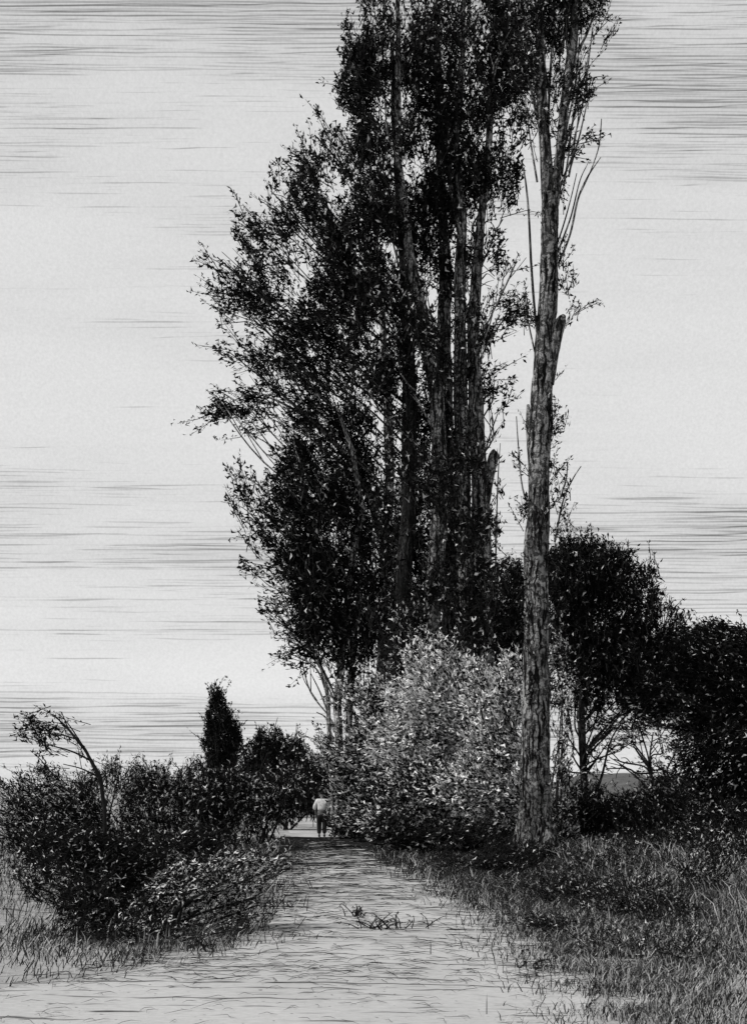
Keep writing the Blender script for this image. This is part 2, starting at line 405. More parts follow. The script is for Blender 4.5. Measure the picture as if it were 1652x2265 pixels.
# ------------------------------------------------------------------ the clump of poplars
GP = 'poplars of the tall clump'
G = 1854
def pop(label, path, blobs, d, bark, **kw):
    blobs = [tuple(b) + (90, .06, 0)[len(b) - 5:] + (float(np.interp(b[0], [480, 620, 760], [.95, .85, 1])),) for b in blobs]
    return tree('poplar_tree', label, 'tree', path, blobs, d, bark, GP, **kw)
pop('slim twin-stemmed poplar at the left edge of the clump with low drooping leafy boughs',
    [(752, 1846, 22), (750, 1640, 19), (746, 1560, 17), (762, 1400, 16), (778, 1250, 15), (800, 1130, 14), (780, 1000, 10), (745, 900, 5)],
    [(745, 1200, 70, 110, 1.4, 110), (715, 1330, 60, 95, 1.5, 115), (700, 1415, 65, 50, 1.0, 120), (700, 1080, 85, 80, 1.1, 130),
     (655, 1020, 45, 45, .7, 130), (590, 1140, 56, 60, .48, 135), (528, 1090, 30, 56, .5, 112), (580, 1235, 46, 50, .5, 140),
     (600, 1335, 34, 42, .5, 150), (655, 1180, 44, 100, .7, 130), (665, 1460, 44, 22, .5, 160), (650, 1290, 36, 60, .5, 140), (675, 1400, 36, 40, .9, 150), (780, 1420, 50, 70, 1.0), (800, 1330, 50, 60, .9), (700, 970, 40, 40, .8, 140), (745, 1500, 40, 30, .5),
     (690, 1250, 50, 80, 1.2), (560, 1055, 26, 26, .25, 120), (645, 1090, 45, 36, .45, 135)], 42, BARKP, clump=.45,
    extra=[[(738, 1820, 12), (728, 1600, 11), (722, 1520, 9), (700, 1450, 4)], [(770, 1846, 18), (772, 1600, 15), (785, 1400, 12), (800, 1250, 8)],
           [(740, 1620, 5), (712, 1540, 4), (688, 1490, 2)], [(738, 1640, 5), (722, 1590, 4), (700, 1575, 2)],
           [(730, 1560, 6), (700, 1480, 4), (630, 1440, 2)]])
pop('pale slender poplar behind the twin stem, its long bare bough reaching far left',
    [(842, 1850, 26), (836, 1600, 23), (846, 1400, 22), (852, 1200, 22), (862, 1050, 22), (858, 900, 20), (845, 700, 14), (830, 500, 8), (820, 400, 4)],
    [(545, 890, 72, 34, .7, 165), (490, 912, 40, 28, .55, 185), (650, 905, 60, 45, .5, 150), (720, 900, 70, 70, .8, 140), (775, 980, 65, 80, .85),
     (780, 1110, 55, 100, .9), (820, 1230, 55, 100, 1.0), (640, 810, 90, 50, .6, 140), (850, 1330, 40, 60, .9), (560, 940, 40, 18, .25, 190),
     (600, 870, 40, 26, .35, 155)], 44, BARKP, clump=.45,
    extra=[[(840, 1180, 16), (800, 1060, 13), (720, 960, 9), (640, 900, 6), (560, 872, 3), (490, 900, 1.5)],
           [(700, 945, 5), (640, 945, 3), (600, 925, 1.5)], [(700, 940, 4), (640, 890, 3), (600, 850, 1.5)]])
pop('dark leaning poplar whose fan of boughs spreads widest to the left of the clump',
    [(868, 1858, 38), (872, 1640, 34), (882, 1420, 34), (903, 1150, 36), (905, 900, 32), (898, 650, 26), (880, 400, 18), (870, 200, 12), (865, 40, 6)],
    [(560, 700, 75, 55, .55, 140), (650, 640, 90, 90, .75, 130), (560, 590, 60, 55, .5, 130), (490, 600, 42, 26, .38, 150), (585, 420, 30, 46, .35, 118),
     (545, 490, 32, 42, .35, 120), (620, 510, 60, 60, .6, 125), (740, 740, 85, 100, 1.0, 120), (755, 580, 85, 90, 1.0, 120), (700, 440, 55, 80, .8, 112),
     (700, 345, 42, 46, .75, 108), (738, 295, 26, 34, .5), (610, 770, 80, 50, .55, 145), (510, 780, 34, 24, .3, 165), (525, 650, 45, 45, .4, 145),
     (690, 520, 60, 60, .7, 120), (630, 390, 30, 25, .3, 110), (660, 720, 60, 60, .7, 135)], 40, BARKD)
pop('thick dark poplar left of centre, the blackest densest crown of the clump',
    [(946, 1850, 44), (946, 1600, 38), (955, 1350, 38), (975, 1080, 36), (965, 860, 32), (940, 740, 28), (905, 560, 22), (880, 350, 16), (880, 120, 12), (880, -60, 8)],
    [(835, 480, 75, 100, 1.5, 105), (850, 690, 75, 110, 1.6, 105), (850, 300, 70, 100, .95, 105), (880, 120, 80, 80, 1.5), (800, 190, 46, 80, .8, 110),
     (776, 100, 16, 42, .5), (885, 850, 62, 80, 1.2), (900, 960, 40, 60, .8), (905, 1400, 46, 60, 1.1, 90, .1, -2.5), (940, 720, 40, 60, .6, 90, .08, -1.5), (800, 390, 50, 70, .8, 110), (765, 215, 20, 20, .4), (860, 10, 60, 60, 1.1),
     (765, 60, 12, 14, .3), (810, 850, 60, 60, .9)], 39, BARKM)
pop('pale straight poplar in the middle of the clump with bark showing high up',
    [(992, 1850, 46), (990, 1600, 40), (998, 1350, 40), (996, 1100, 38), (985, 900, 34), (982, 700, 30), (985, 560, 24), (975, 380, 18), (970, 200, 13), (965, -60, 8)],
    [(940, 300, 70, 90, 1.0), (955, 130, 75, 80, .95), (930, 480, 75, 90, 1.4), (935, 640, 60, 70, 1.0), (915, 980, 40, 90, .8), (930, 1130, 50, 90, 1.0),
     (905, 1300, 50, 80, 1.3), (880, 1420, 40, 60, 1.2), (960, 0, 80, 50, .9), (960, 800, 40, 90, .6), (870, 1180, 50, 80, .9)], 41, BARK)
pop('slender poplar right of the middle stem with a bare pale fork under its dark crown',
    [(1034, 1850, 42), (1032, 1600, 36), (1034, 1350, 36), (1024, 1080, 34), (1018, 850, 30), (1016, 640, 26), (1022, 480, 20), (1008, 320, 15), (1022, 150, 12), (1026, -60, 8)],
    [(1040, 270, 75, 110, 1.15), (1050, 120, 80, 70, .75), (1010, 410, 70, 80, 1.3), (1000, 580, 46, 60, .7), (1040, 760, 46, 80, .7), (1010, 950, 36, 80, .5),
     (1000, 1250, 40, 80, .7), (1040, 0, 80, 50, .8), (1050, 540, 30, 50, .5)], 40, BARKM,
    extra=[[(1018, 520, 14), (1000, 430, 10), (985, 340, 6), (978, 250, 3)]])
pop('stout poplar at the right edge of the clump with a broken stub on its trunk',
    [(1078, 1850, 50), (1076, 1600, 42), (1070, 1350, 42), (1062, 1100, 40), (1052, 900, 34), (1046, 720, 26), (1060, 520, 20), (1080, 320, 15), (1090, 120, 11), (1095, -60, 7)],
    [(1115, 140, 56, 90, 1.2), (1122, 275, 46, 70, 1.1, 75), (1095, 400, 50, 70, 1.0, 75), (1115, 470, 28, 24, .45, 60), (1085, 560, 30, 40, .35, 60),
     (1130, 620, 34, 30, .30, 45), (1085, 710, 48, 46, .85, 50), (1078, 830, 36, 56, .75, 60), (1112, 880, 26, 28, .40, 50), (1078, 950, 26, 40, .6),
     (1092, 1110, 18, 90, .35, 80), (1050, 1240, 40, 90, 1.1), (1000, 1180, 50, 60, .8, 90, .08, -2.5), (960, 1290, 50, 60, .9, 90, .08, -2.5), (1040, 1420, 60, 50, 1.2, 90, .08, -2.5), (930, 1060, 36, 60, .6, 90, .08, -2.5), (1030, 1030, 36, 60, .5, 90, .08, -2.5), (985, 860, 50, 60, .6, 90, .08, -2), (1060, 1130, 36, 60, .7, 90, .08, -2), (960, 1080, 40, 60, .6, 90, .08, -2), (1010, 700, 40, 50, .5, 90, .08, -2), (920, 1220, 50, 60, .8, 90, .08, -2.5), (1080, 1300, 40, 50, .8, 90, .08, -2.5), (860, 1040, 40, 70, .7, 90, .08, -2), (850, 1400, 50, 60, .9, 90, .08, -2), (1120, 20, 60, 50, .9), (1060, 1380, 46, 70, 1.2), (1130, 680, 20, 30, .4, 60)], 40, BARKM,
    extra=[[(1066, 1120, 30), (1078, 1060, 27), (1092, 1008, 22), (1096, 1000, 14)], [(1092, 1420, 6), (1096, 1240, 4), (1100, 1080, 3), (1106, 980, 1.5)]])

# ------------------------------------------------------------------ the single tall poplar by the track
BIG = [(1184, 1900, 84), (1184, 1820, 68), (1185, 1600, 61), (1187, 1400, 56), (1187, 1200, 52), (1193, 1000, 48), (1203, 800, 45), (1214, 620, 39), (1216, 500, 37), (1218, 430, 36)]
WH = []
for i in range(26):
    y0 = rng.uniform(60, 420); s_ = rng.choice([-1, 1]); x0 = (1203 if s_ < 0 else 1250) + rng.normal(0, 8); L_ = rng.uniform(120, 260); sp = rng.uniform(8, 46) * (1.3 if s_ > 0 else .9)
    WH.append([(x0, y0, 5), (x0 + s_ * sp * .5, y0 - L_ * .4, 4), (x0 + s_ * sp * .85, y0 - L_ * .75, 2.6), (x0 + s_ * sp, y0 - L_, 1.4)])
tree('tall_poplar', 'tallest lone poplar beside the track, bare pale trunk forking high and sprouting small leaf tufts', 'tree', BIG,
     [(1148, 950, 20, 60, .32, 95), (1238, 950, 24, 60, .42, 75), (1155, 1060, 26, 50, .45, 100), (1205, 1070, 40, 60, .5, 80), (1245, 1120, 20, 50, .38, 80),
      (1160, 700, 26, 26, .4, 110), (1272, 688, 28, 16, .28, 50), (1248, 600, 22, 46, .40, 80), (1190, 300, 34, 60, .65, 100), (1252, 320, 56, 34, .30, 40),
      (1262, 200, 44, 50, .50, 70), (1305, 80, 44, 50, .45, 60), (1205, 110, 40, 70, .7), (1245, 50, 50, 50, .75), (1165, 130, 34, 80, .85, 110),
      (1225, 420, 26, 40, .45), (1180, 1170, 40, 60, .5), (1320, 195, 34, 22, .14, 20), (1300, 310, 24, 14, .2, 20), (1190, 10, 80, 50, .8),
      (1215, 870, 30, 60, .35), (1190, 1330, 40, 80, .35), (1222, 1480, 30, 60, .55, 80, .3), (1215, 540, 20, 60, .4), (1290, 0, 60, 30, .5), (1170, 1180, 16, 60, .35), (1222, 1250, 18, 60, .4), (1170, 1500, 22, 80, .3), (1200, 1640, 30, 80, .25), (1180, 1800, 40, 60, .45), (1218, 1860, 30, 40, .8), (1162, 1870, 30, 30, .7)],
     28.5, BARK, seg=28, rough=.06, limbs=False, thick=.5, leafpx=10.5, lw=5, k=13, limbmat=BARKM, pale=.1,
     extra=[[(1216, 450, 34), (1208, 350, 27), (1198, 200, 24), (1195, 40, 22), (1193, -140, 16)],
            [(1222, 450, 28), (1236, 360, 22), (1247, 240, 20), (1262, 120, 20), (1276, 0, 16), (1288, -140, 12)],
            [(1206, 850, 34), (1222, 770, 30), (1238, 715, 24), (1246, 700, 10)],
            [(1178, 1010, 22), (1172, 940, 17), (1168, 893, 6)],
            [(1196, 800, 7), (1184, 720, 6), (1174, 600, 6), (1168, 480, 5), (1160, 400, 4), (1150, 360, 2)],
            [(1212, 640, 6), (1232, 590, 6), (1260, 520, 5), (1278, 440, 5), (1300, 390, 4), (1328, 348, 2)],
            [(1214, 610, 5), (1236, 550, 5), (1262, 480, 4), (1282, 400, 3), (1300, 360, 1.5)],
            [(1216, 580, 4), (1242, 510, 4), (1262, 440, 3), (1276, 380, 2)],
            [(1250, 230, 8), (1256, 150, 7), (1250, 60, 6), (1246, -60, 4)],
            [(1262, 130, 8), (1290, 90, 6), (1310, 40, 5), (1330, -40, 3)],
            [(1264, 330, 4), (1290, 220, 4), (1302, 130, 3), (1310, 60, 2)],
            [(1200, 250, 8), (1186, 160, 7), (1170, 80, 5), (1150, 10, 3)],
            [(1212, 300, 6), (1216, 180, 6), (1224, 60, 5), (1228, -60, 3)],
            [(1242, 330, 5), (1270, 200, 4), (1282, 80, 3)],
            [(1282, 430, 3), (1305, 380, 3), (1322, 332, 3), (1327, 300, 3), (1330, 262, 2)],
            [(1226, 1200, 5), (1244, 1110, 4), (1266, 1060, 3), (1284, 1032, 2)], [(1240, 1100, 4), (1252, 1060, 3), (1256, 1020, 2)],
            [(1190, 1180, 4), (1156, 1080, 4), (1146, 980, 3), (1142, 920, 2)], [(1200, 850, 4), (1178, 760, 4), (1166, 700, 3), (1160, 650, 2)]] + WH)

# ------------------------------------------------------------------ trees behind on the right
tree('round_tree', 'broad black round-crowned tree right of the lone poplar', 'tree',
     [(1292, 1800, 20), (1290, 1700, 17), (1286, 1600, 16), (1300, 1480, 14), (1310, 1350, 8)],
     [(1280, 1275, 75, 75, 1.7), (1345, 1290, 60, 70, 1.7), (1400, 1345, 60, 70, 1.7), (1428, 1262, 28, 26, .8), (1460, 1400, 45, 50, 1.2), (1300, 1400, 80, 60, 1.6),
      (1380, 1450, 90, 60, 1.7), (1340, 1530, 80, 40, .8), (1300, 1220, 40, 30, 1.1), (1250, 1350, 45, 100, 1.5), (1250, 1500, 50, 60, .8, 80, .15), (1440, 1500, 60, 50, 1.5), (1490, 1470, 40, 50, 1.5), (1500, 1400, 24, 30, .8), (1370, 1240, 30, 24, .9), (1470, 1460, 40, 50, 1.3), (1300, 1470, 60, 50, 1.1), (1250, 1250, 34, 50, 1.3), (1490, 1350, 16, 14, .6), (1420, 1540, 70, 40, 1.0), (1370, 1590, 60, 26, .4, 180)],
     52, BARKD, leafpx=10, clump=.35, pale=.05, k=16)
tree('round_tree', 'squat dark tree seen in the gap between the clump and the lone poplar', 'tree',
     [(1120, 1810, 22), (1120, 1600, 16), (1120, 1450, 10)],
     [(1115, 1330, 50, 80, 1.8), (1130, 1430, 60, 60, 1.8), (1070, 1430, 60, 60, 1.7), (1150, 1280, 20, 34, 1.0), (1000, 1420, 60, 50, 1.6)], 58, BARKD, leafpx=10, clump=.25, k=16, pale=.05)
tree('broad_tree', 'massive drooping dark tree cut off by the right side of the view', 'tree',
     [(1640, 1860, 40), (1635, 1700, 34), (1630, 1600, 28), (1620, 1500, 18)],
     [(1570, 1470, 85, 80, 1.5, 150, .06), (1640, 1500, 90, 110, 1.5, 150, .06), (1500, 1540, 80, 75, 1.5, 150, .06), (1590, 1640, 90, 100, 1.5, 220, .10),
      (1530, 1680, 50, 70, .8, 220, .15), (1700, 1620, 90, 140, 1.4, 200, .06), (1560, 1770, 80, 60, 1.1, 225, .15), (1450, 1550, 60, 40, 1.1, 200, .1), (1660, 1760, 80, 70, 1.2, 220, .1),
      (1590, 1400, 50, 24, 1.0, 150, .06)],
     42, BARKD, leafpx=11, clump=.35, k=14)
tree('young_tree', 'thin dark sapling with spidery bare branches left of the gap to the far hill', 'tree',
     [(1296, 1830, 17), (1292, 1740, 14), (1286, 1660, 12), (1280, 1590, 8), (1284, 1520, 4)],
     [(1250, 1590, 46, 40, .25), (1300, 1600, 40, 34, .22), (1245, 1700, 30, 40, .4, 110), (1330, 1610, 40, 26, .5, 150), (1380, 1650, 40, 26, .3, 170), (1300, 1680, 36, 30, .4), (1340, 1640, 44, 30, .12, 60)], 38, BARKD, leafpx=9,
     extra=[[(1290, 1720, 6), (1318, 1680, 4), (1345, 1640, 2)], [(1288, 1680, 5), (1262, 1640, 3), (1240, 1600, 2)], [(1300, 1800, 8), (1330, 1720, 6), (1350, 1640, 4), (1380, 1590, 2)]])
tree('young_tree', 'low arching sapling with open leafy twigs before the massive right tree', 'tree',
     [(1448, 1830, 10), (1446, 1760, 9), (1436, 1700, 7), (1400, 1650, 3)],
     [(1400, 1640, 70, 34, .45, 170), (1460, 1690, 50, 50, .6, 160), (1340, 1700, 40, 24, .3, 160), (1490, 1740, 46, 46, .5, 150), (1400, 1600, 70, 20, .35, 180), (1440, 1620, 50, 34, .35, 180), (1350, 1680, 36, 26, .12, 160), (1490, 1640, 40, 50, .6, 170)], 36, BARKD, leafpx=9, pale=.15,
     extra=[[(1446, 1760, 6), (1410, 1720, 4), (1370, 1690, 2)], [(1446, 1740, 6), (1480, 1690, 4), (1500, 1640, 2)]])

# ------------------------------------------------------------------ far trees on the left
tree('cypress_tree', 'black narrow pointed cypress rising over the left hedge', 'tree',
     [(495, 1806, 12), (495, 1700, 10), (488, 1600, 8), (478, 1530, 3)],
     [(495, 1720, 38, 60, 2.2, 95), (492, 1650, 36, 50, 2.2, 95), (486, 1590, 27, 40, 2.0, 98), (478, 1548, 13, 26, 1.5, 100), (521, 1640, 14, 38, 1.6, 80), (463, 1640, 12, 40, 1.2, 105), (471, 1527, 5, 10, .8, 120)],
     70, BARKD, leafpx=8, clump=.15, k=24, limbs=False, pale=.02)
tree('round_tree', 'small black round tree standing beside the pointed cypress', 'tree',
     [(612, 1808, 14), (612, 1740, 12), (610, 1680, 8)],
     [(610, 1690, 52, 46, 2.0), (655, 1690, 30, 40, 1.5), (600, 1640, 38, 26, 1.1), (565, 1680, 30, 36, 1.5), (648, 1648, 26, 20, .7), (620, 1740, 60, 36, 2.0), (548, 1720, 24, 30, 1.4), (680, 1750, 36, 40, 1.8)],
     66, BARKD, leafpx=8, clump=.2, k=24, pale=.03)

# ------------------------------------------------------------------ shrubs
def shrub(name, label, cat, blobs, d, base, pale, leafpx=10, k=12.5, light=(.3, .6), group=None, stems=6, wid=.32, clump=.5, thick=None, stemw=6, smat=None, spray=1.6):
    bx, by = base
    X0 = (bx - HX) / F * d; z0 = float(gz(X0, d))
    root = empty(name, (X0, d, z0), label, cat, group)
    st = Tubes(); tw = Tubes(); lv = Leaves()
    b0 = np.array([X0, d, z0 - .04])
    bl = list(blobs)
    for i in range(stems):
        q = bl[i % len(bl)]; tx = q[0] + rng.normal(0, q[2] * .3); ty = q[1] + rng.normal(0, q[3] * .3)
        e = P(tx, ty, d) + np.array([0, rng.normal(0, .3), 0])
        s0 = b0 + np.array([rng.normal(0, .12), rng.normal(0, .12), 0])
        m1 = s0 * .6 + e * .4 + np.array([rng.normal(0, .08), 0, .12 * (e[2] - s0[2])])
        st.add([s0, m1, e], np.array([stemw, stemw * .7, 1.5]) * .5 * d / F, 5, 0, 4)
    st.build('stems', smat or TWIG, root)
    foliage(lv, tw, blobs, d, leafpx * 1.15, pale, thick, clump, k, light, wid, spray=spray)
    tw.build('twigs', TWIG, root, smooth=False); lv.build('foliage', LEAF, root)
    return root
GB = 'bushes under the poplars'
shrub('bush', 'pale silvery bush with the highest crest, in front of the poplar trunks', 'bush',
      [(955, 1470, 55, 55, 1.5, 120), (1010, 1520, 70, 60, 1.6, 120), (930, 1560, 70, 70, 1.6, 150), (1000, 1620, 90, 70, 1.7, 150), (905, 1650, 80, 60, 1.7, 160), (930, 1440, 22, 26, .8, 100)],
      35, (960, 1870), .88, 10, light=(.55, .85), group=GB, stems=9)
shrub('bush', 'pale leafy bush pressed against the left side of the lone poplar trunk', 'bush',
      [(1095, 1560, 60, 80, 1.3, 110), (1090, 1680, 70, 80, 1.6, 150), (1050, 1750, 80, 60, 1.6, 150), (1110, 1780, 50, 60, 1.6, 150), (1130, 1700, 40, 60, 1.5, 120), (1130, 1500, 26, 50, .7, 100)],
      31, (1095, 1890), .72, 10.5, light=(.55, .88), group=GB, stems=8)
shrub('bush', 'grey hatched bush on the left flank of the silvery bush, beside the walker', 'bush',
      [(790, 1590, 60, 70, 1.5, 130), (770, 1670, 62, 50, 1.7, 160), (770, 1745, 34, 50, 1.5, 160), (830, 1730, 80, 70, 1.7, 160), (860, 1620, 60, 60, 1.5, 150), (850, 1540, 40, 50, 1.2, 120), (810, 1800, 60, 40, 1.6, 160)],
      37, (810, 1863), .52, 10, light=(.4, .75), group=GB, stems=7)
shrub('bush', 'mid-toned bush lying between the grey flank and the trunk at path level', 'bush',
      [(930, 1740, 90, 50, 1.7, 160), (970, 1790, 100, 45, 1.7, 160), (880, 1810, 70, 40, 1.7, 160)],
      32, (930, 1880), .42, 10, light=(.45, .8), group=GB, stems=6)
shrub('low_bush', 'black low scrub along the right rim of the track under the bushes', 'bush',
      [(900, 1850, 70, 26, 1.6, 20), (1000, 1856, 70, 30, 1.8, 20), (1080, 1856, 60, 36, 1.8, 40), (1130, 1880, 40, 30, 1.6, 60), (860, 1830, 40, 26, 1.6, 30)],
      29, (990, 1893), .10, 10, group=GB, stems=6)
shrub('bush', 'light speckled sprouting bush at the right foot of the lone poplar', 'bush',
      [(1245, 1540, 26, 60, .7, 80), (1240, 1650, 26, 60, .5, 90), (1245, 1760, 30, 50, .9, 90), (1235, 1840, 34, 40, 1.3, 90), (1240, 1440, 18, 50, .5, 90)],
      29.5, (1236, 1894), .5, 9.5, light=(.3, .65), group=GB, stems=6)
shrub('bush', 'black scrub closing off the bend of the track behind the walker', 'bush',
      [(690, 1760, 50, 34, 1.9), (730, 1770, 50, 40, 1.9), (650, 1770, 30, 26, 1.8), (700, 1720, 50, 40, 1.5), (760, 1790, 40, 40, 1.8), (745, 1720, 46, 50, 1.8), (770, 1815, 46, 20, 1.8)], 50, (730, 1831), .10, 9, group=GB)
shrub('low_bush', 'low dark scrub at the right elbow of the walker hiding the poplar feet', 'bush',
      [(765, 1822, 30, 24, 1.8), (800, 1838, 40, 20, 1.8), (748, 1835, 14, 14, 1.4), (840, 1845, 40, 18, 1.8)], 39.5, (790, 1855), .12, 9, group=GB)
shrub('low_bush', 'low black scrub left of the walker where the track narrows', 'bush',
      [(636, 1778, 40, 26, 1.8), (625, 1800, 24, 24, 1.6), (672, 1778, 30, 20, 1.8), (700, 1780, 20, 16, 1.6)], 47, (640, 1837), .08, 9, group=GB)
GH = 'dark hedge bushes on the right'
shrub('hedge_bush', 'black hedge bush just right of the lone poplar base', 'bush', [(1262, 1800, 46, 40, 1.9), (1300, 1780, 40, 40, 1.6), (1290, 1835, 60, 34, 1.9)], 34, (1280, 1874), .05, 9, group=GH)
shrub('hedge_bush', 'black hedge bush below the far hill gap', 'bush', [(1350, 1806, 60, 32, 2.0), (1400, 1812, 60, 36, 2.0), (1370, 1840, 60, 30, 1.8)], 36, (1375, 1866), .04, 9, group=GH)
shrub('hedge_bush', 'dark bush filling the foot of the low arching sapling', 'bush', [(1440, 1790, 50, 46, 1.5, 120, .1), (1490, 1760, 40, 50, 1.3, 150, .12), (1400, 1800, 40, 30, 1.5)], 33, (1450, 1878), .08, 9, group=GH)
shrub('hedge_bush', 'dark bush at the right end of the verge, before the massive right tree', 'bush', [(1580, 1840, 60, 50, 1.3, 150, .12), (1640, 1830, 50, 60, 1.3, 150, .12), (1530, 1870, 50, 30, 1.2, 120, .1)], 28, (1600, 1903), .1, 9, group=GH)
shrub('hedge_bush', 'grey-flecked hedge bush under the massive right tree', 'bush', [(1480, 1810, 60, 44, 1.8), (1540, 1830, 60, 44, 1.7), (1600, 1840, 60, 44, 1.3)], 37, (1530, 1863), .10, 9, group=GH)

GL = 'bushes of the left hedge'
def lsh(label, blobs, d, bx, pale, leafpx=9.5, stems=7, k=15, **kw):
    return shrub('hedge_bush', label, 'bush', blobs, d, (bx, 0), pale + .03, leafpx, k, group=GL, stems=stems, light=(.45, .85), wid=.26, **kw)
lsh('feathery outermost bush of the left hedge with shoots streaming left', [(90, 1760, 60, 60, .6, 140), (120, 1830, 70, 60, 1.0, 150), (60, 1830, 50, 60, .6, 150), (150, 1760, 50, 40, .65, 140), (10, 1800, 40, 80, .5, 140)], 20, 110, .16)
lsh('dense dark bush around the foot of the leaning sapling', [(230, 1770, 70, 60, 1.4), (250, 1840, 80, 60, 1.7), (180, 1830, 60, 60, 1.5), (265, 1710, 30, 26, .8)], 21, 230, .12)
lsh('rounded speckled bush in the middle of the left hedge', [(350, 1770, 66, 54, 1.6), (350, 1840, 80, 50, 1.7), (330, 1730, 40, 30, 1.0), (410, 1740, 30, 30, .9)], 23, 350, .14)
lsh('dark bush of the left hedge right below the cypress', [(460, 1780, 66, 60, 1.7), (450, 1840, 70, 44, 1.7), (430, 1710, 22, 26, .7), (520, 1760, 40, 50, 1.7)], 26, 460, .12, 10)
lsh('last hedge bush on the left, bordering the track near the walker', [(560, 1780, 50, 56, 1.7), (590, 1800, 46, 50, 1.6), (620, 1780, 36, 46, 1.4), (540, 1830, 50, 34, 1.4), (640, 1740, 36, 40, 1.5)], 33, 575, .16, 9)
lsh('black undergrowth bush in front of the left hedge, nearest the left side', [(150, 1880, 90, 50, 1.7, 200), (260, 1900, 90, 50, 1.9, 200), (240, 1960, 90, 50, 1.4, 215), (110, 1890, 50, 40, 1.1, 150)], 16, 250, .05, 10.5, stemw=8)
lsh('black undergrowth bush below the middle of the left hedge', [(380, 1900, 90, 46, 1.7, 200), (450, 1870, 60, 40, 1.5, 200), (330, 1950, 70, 50, 1.4, 215)], 17.5, 370, .06, 10.5, stemw=8)
lsh('sprawling open bush with curved stems spilling toward the track', [(430, 1960, 90, 50, .62, 215, .35), (520, 1940, 76, 56, .5, 215, .4), (575, 1990, 46, 44, .32, 215, .3), (480, 2030, 80, 30, .36, 215, .2), (340, 2010, 70, 36, .6, 220, .2), (600, 1900, 40, 40, .35, 215, .4)], 14.2, 360, .2, 10.5, stems=14, stemw=9)
lsh('ragged low bush at the far left with splayed dark stalks', [(200, 1990, 60, 50, .7, 220), (140, 1960, 60, 46, .35, 140, .1), (235, 2040, 50, 30, .7, 250), (80, 1950, 50, 40, .25, 130)], 13.8, 240, .08, 10.5, stems=12, stemw=9)

lsh('loose low growth trailing from the hedge down to the grass edge', [(300, 2060, 80, 26, .45, 230, .15), (420, 2060, 80, 24, .35, 230, .2), (540, 2050, 60, 24, .25, 220, .2), (160, 2040, 60, 30, .3, 240, .1)], 13.2, 340, .15, 10, stems=8, stemw=5)
tree('leaning_sapling', 'thin wind-bent sapling leaning left out of the left hedge', 'tree',
     [(236, 1970, 9), (232, 1790, 9), (222, 1720, 9), (190, 1660, 7), (150, 1610, 5), (118, 1580, 2)],
     [(92, 1600, 36, 26, .40, 160), (120, 1640, 36, 30, .35, 150), (150, 1668, 36, 20, .28, 160), (170, 1700, 34, 30, .25, 150), (140, 1590, 30, 16, .25, 150), (75, 1615, 26, 30, .3, 160), (190, 1690, 30, 26, .3, 150), (90, 1690, 36, 24, .15, 150)],
     18.5, TWIG, limbs=False, root=False, seg=7, leafpx=11, k=12,
     extra=[[(205, 1684, 5), (160, 1662, 4), (110, 1648, 2)], [(172, 1635, 4), (120, 1620, 3), (80, 1612, 1.5)], [(222, 1720, 5), (180, 1700, 3), (140, 1690, 2)], [(150, 1610, 3), (136, 1576, 2)],
            [(196, 1670, 4), (150, 1600, 2.5), (124, 1576, 1.5)]])

# ------------------------------------------------------------------ grass, weeds, litter
def blades(name, regions, mtl, label):
    V = []; T = []; tn = []; base = 0
    for (x0, x1, y0, y1, n, h, lean, pale, test) in regions:
        # uniform in picture-independent ground metres
        X = rng.uniform(x0, x1, n); Y = rng.uniform(y0, y1, n)
        keep = test(X, Y)
        cl = np.array([mnoise.noise(Vector((a * 1.3, b * 1.3, 0))) for a, b in zip(X, Y)])
        keep &= rng.random(n) < (.72 + 1.2 * cl)
        X, Y = X[keep], Y[keep]; m_ = len(X)
        H = h * rng.uniform(.45, 1.25, m_); a = rng.uniform(0, 6.28, m_)
        lx = lean[0] + rng.normal(0, .85, m_); ly = lean[1] + rng.normal(0, .4, m_)
        w = .0018 + .00036 * Y
        Z = gz(X, Y)
        p0 = np.stack([X, Y, Z - .01], -1)
        mid = p0 + np.stack([lx * H * .3, ly * H * .3, H * .6], -1)
        tip = p0 + np.stack([lx * H * .95, ly * H * .9, H * (1.02 - .25 * np.abs(lx))], -1)
        sd = np.stack([np.cos(a), np.sin(a) * .6, np.zeros(m_)], -1) * w[:, None]
        V.append(np.stack([p0 - sd, p0 + sd, mid - sd * .8, mid + sd * .8, tip], 1).reshape(-1, 3))
        b = np.arange(m_)[:, None] * 5 + base
        T.append(np.concatenate([b + [[0, 1, 3]], b + [[0, 3, 2]], b + [[2, 3, 4]]], 0)); base += 5 * m_
        tn.append(np.repeat(tones(m_, pale, dark=(.008, .04), light=(.3, .5)), 5))
    o = link_mesh(name, np.vstack(V), np.vstack(T), None, mtl, tone=np.concatenate(tn)); tag(o, label, 'grass', kind='stuff'); return o
Lf = lambda Y: np.interp(Y, pl[:, 0], pl[:, 1]); Rf = lambda Y: np.interp(Y, pr[:, 0], pr[:, 1])
right = lambda X, Y: (X > Rf(Y) + .25 * np.sin(Y * 1.9) * np.sin(Y * .7) - np.abs(rng.normal(.0, .45, len(X))) * (rng.random(len(X)) < .5))
left = lambda X, Y: (X < Lf(Y) + .2 * np.sin(Y * 1.6) + np.abs(rng.normal(.0, .45, len(X))) * (rng.random(len(X)) < .5))
def fade(f, y0, y1, p0): return lambda X, Y: f(X, Y) & (rng.random(len(X)) < np.clip(p0 + (1 - p0) * (Y - y0) / (y1 - y0), 0, 1))
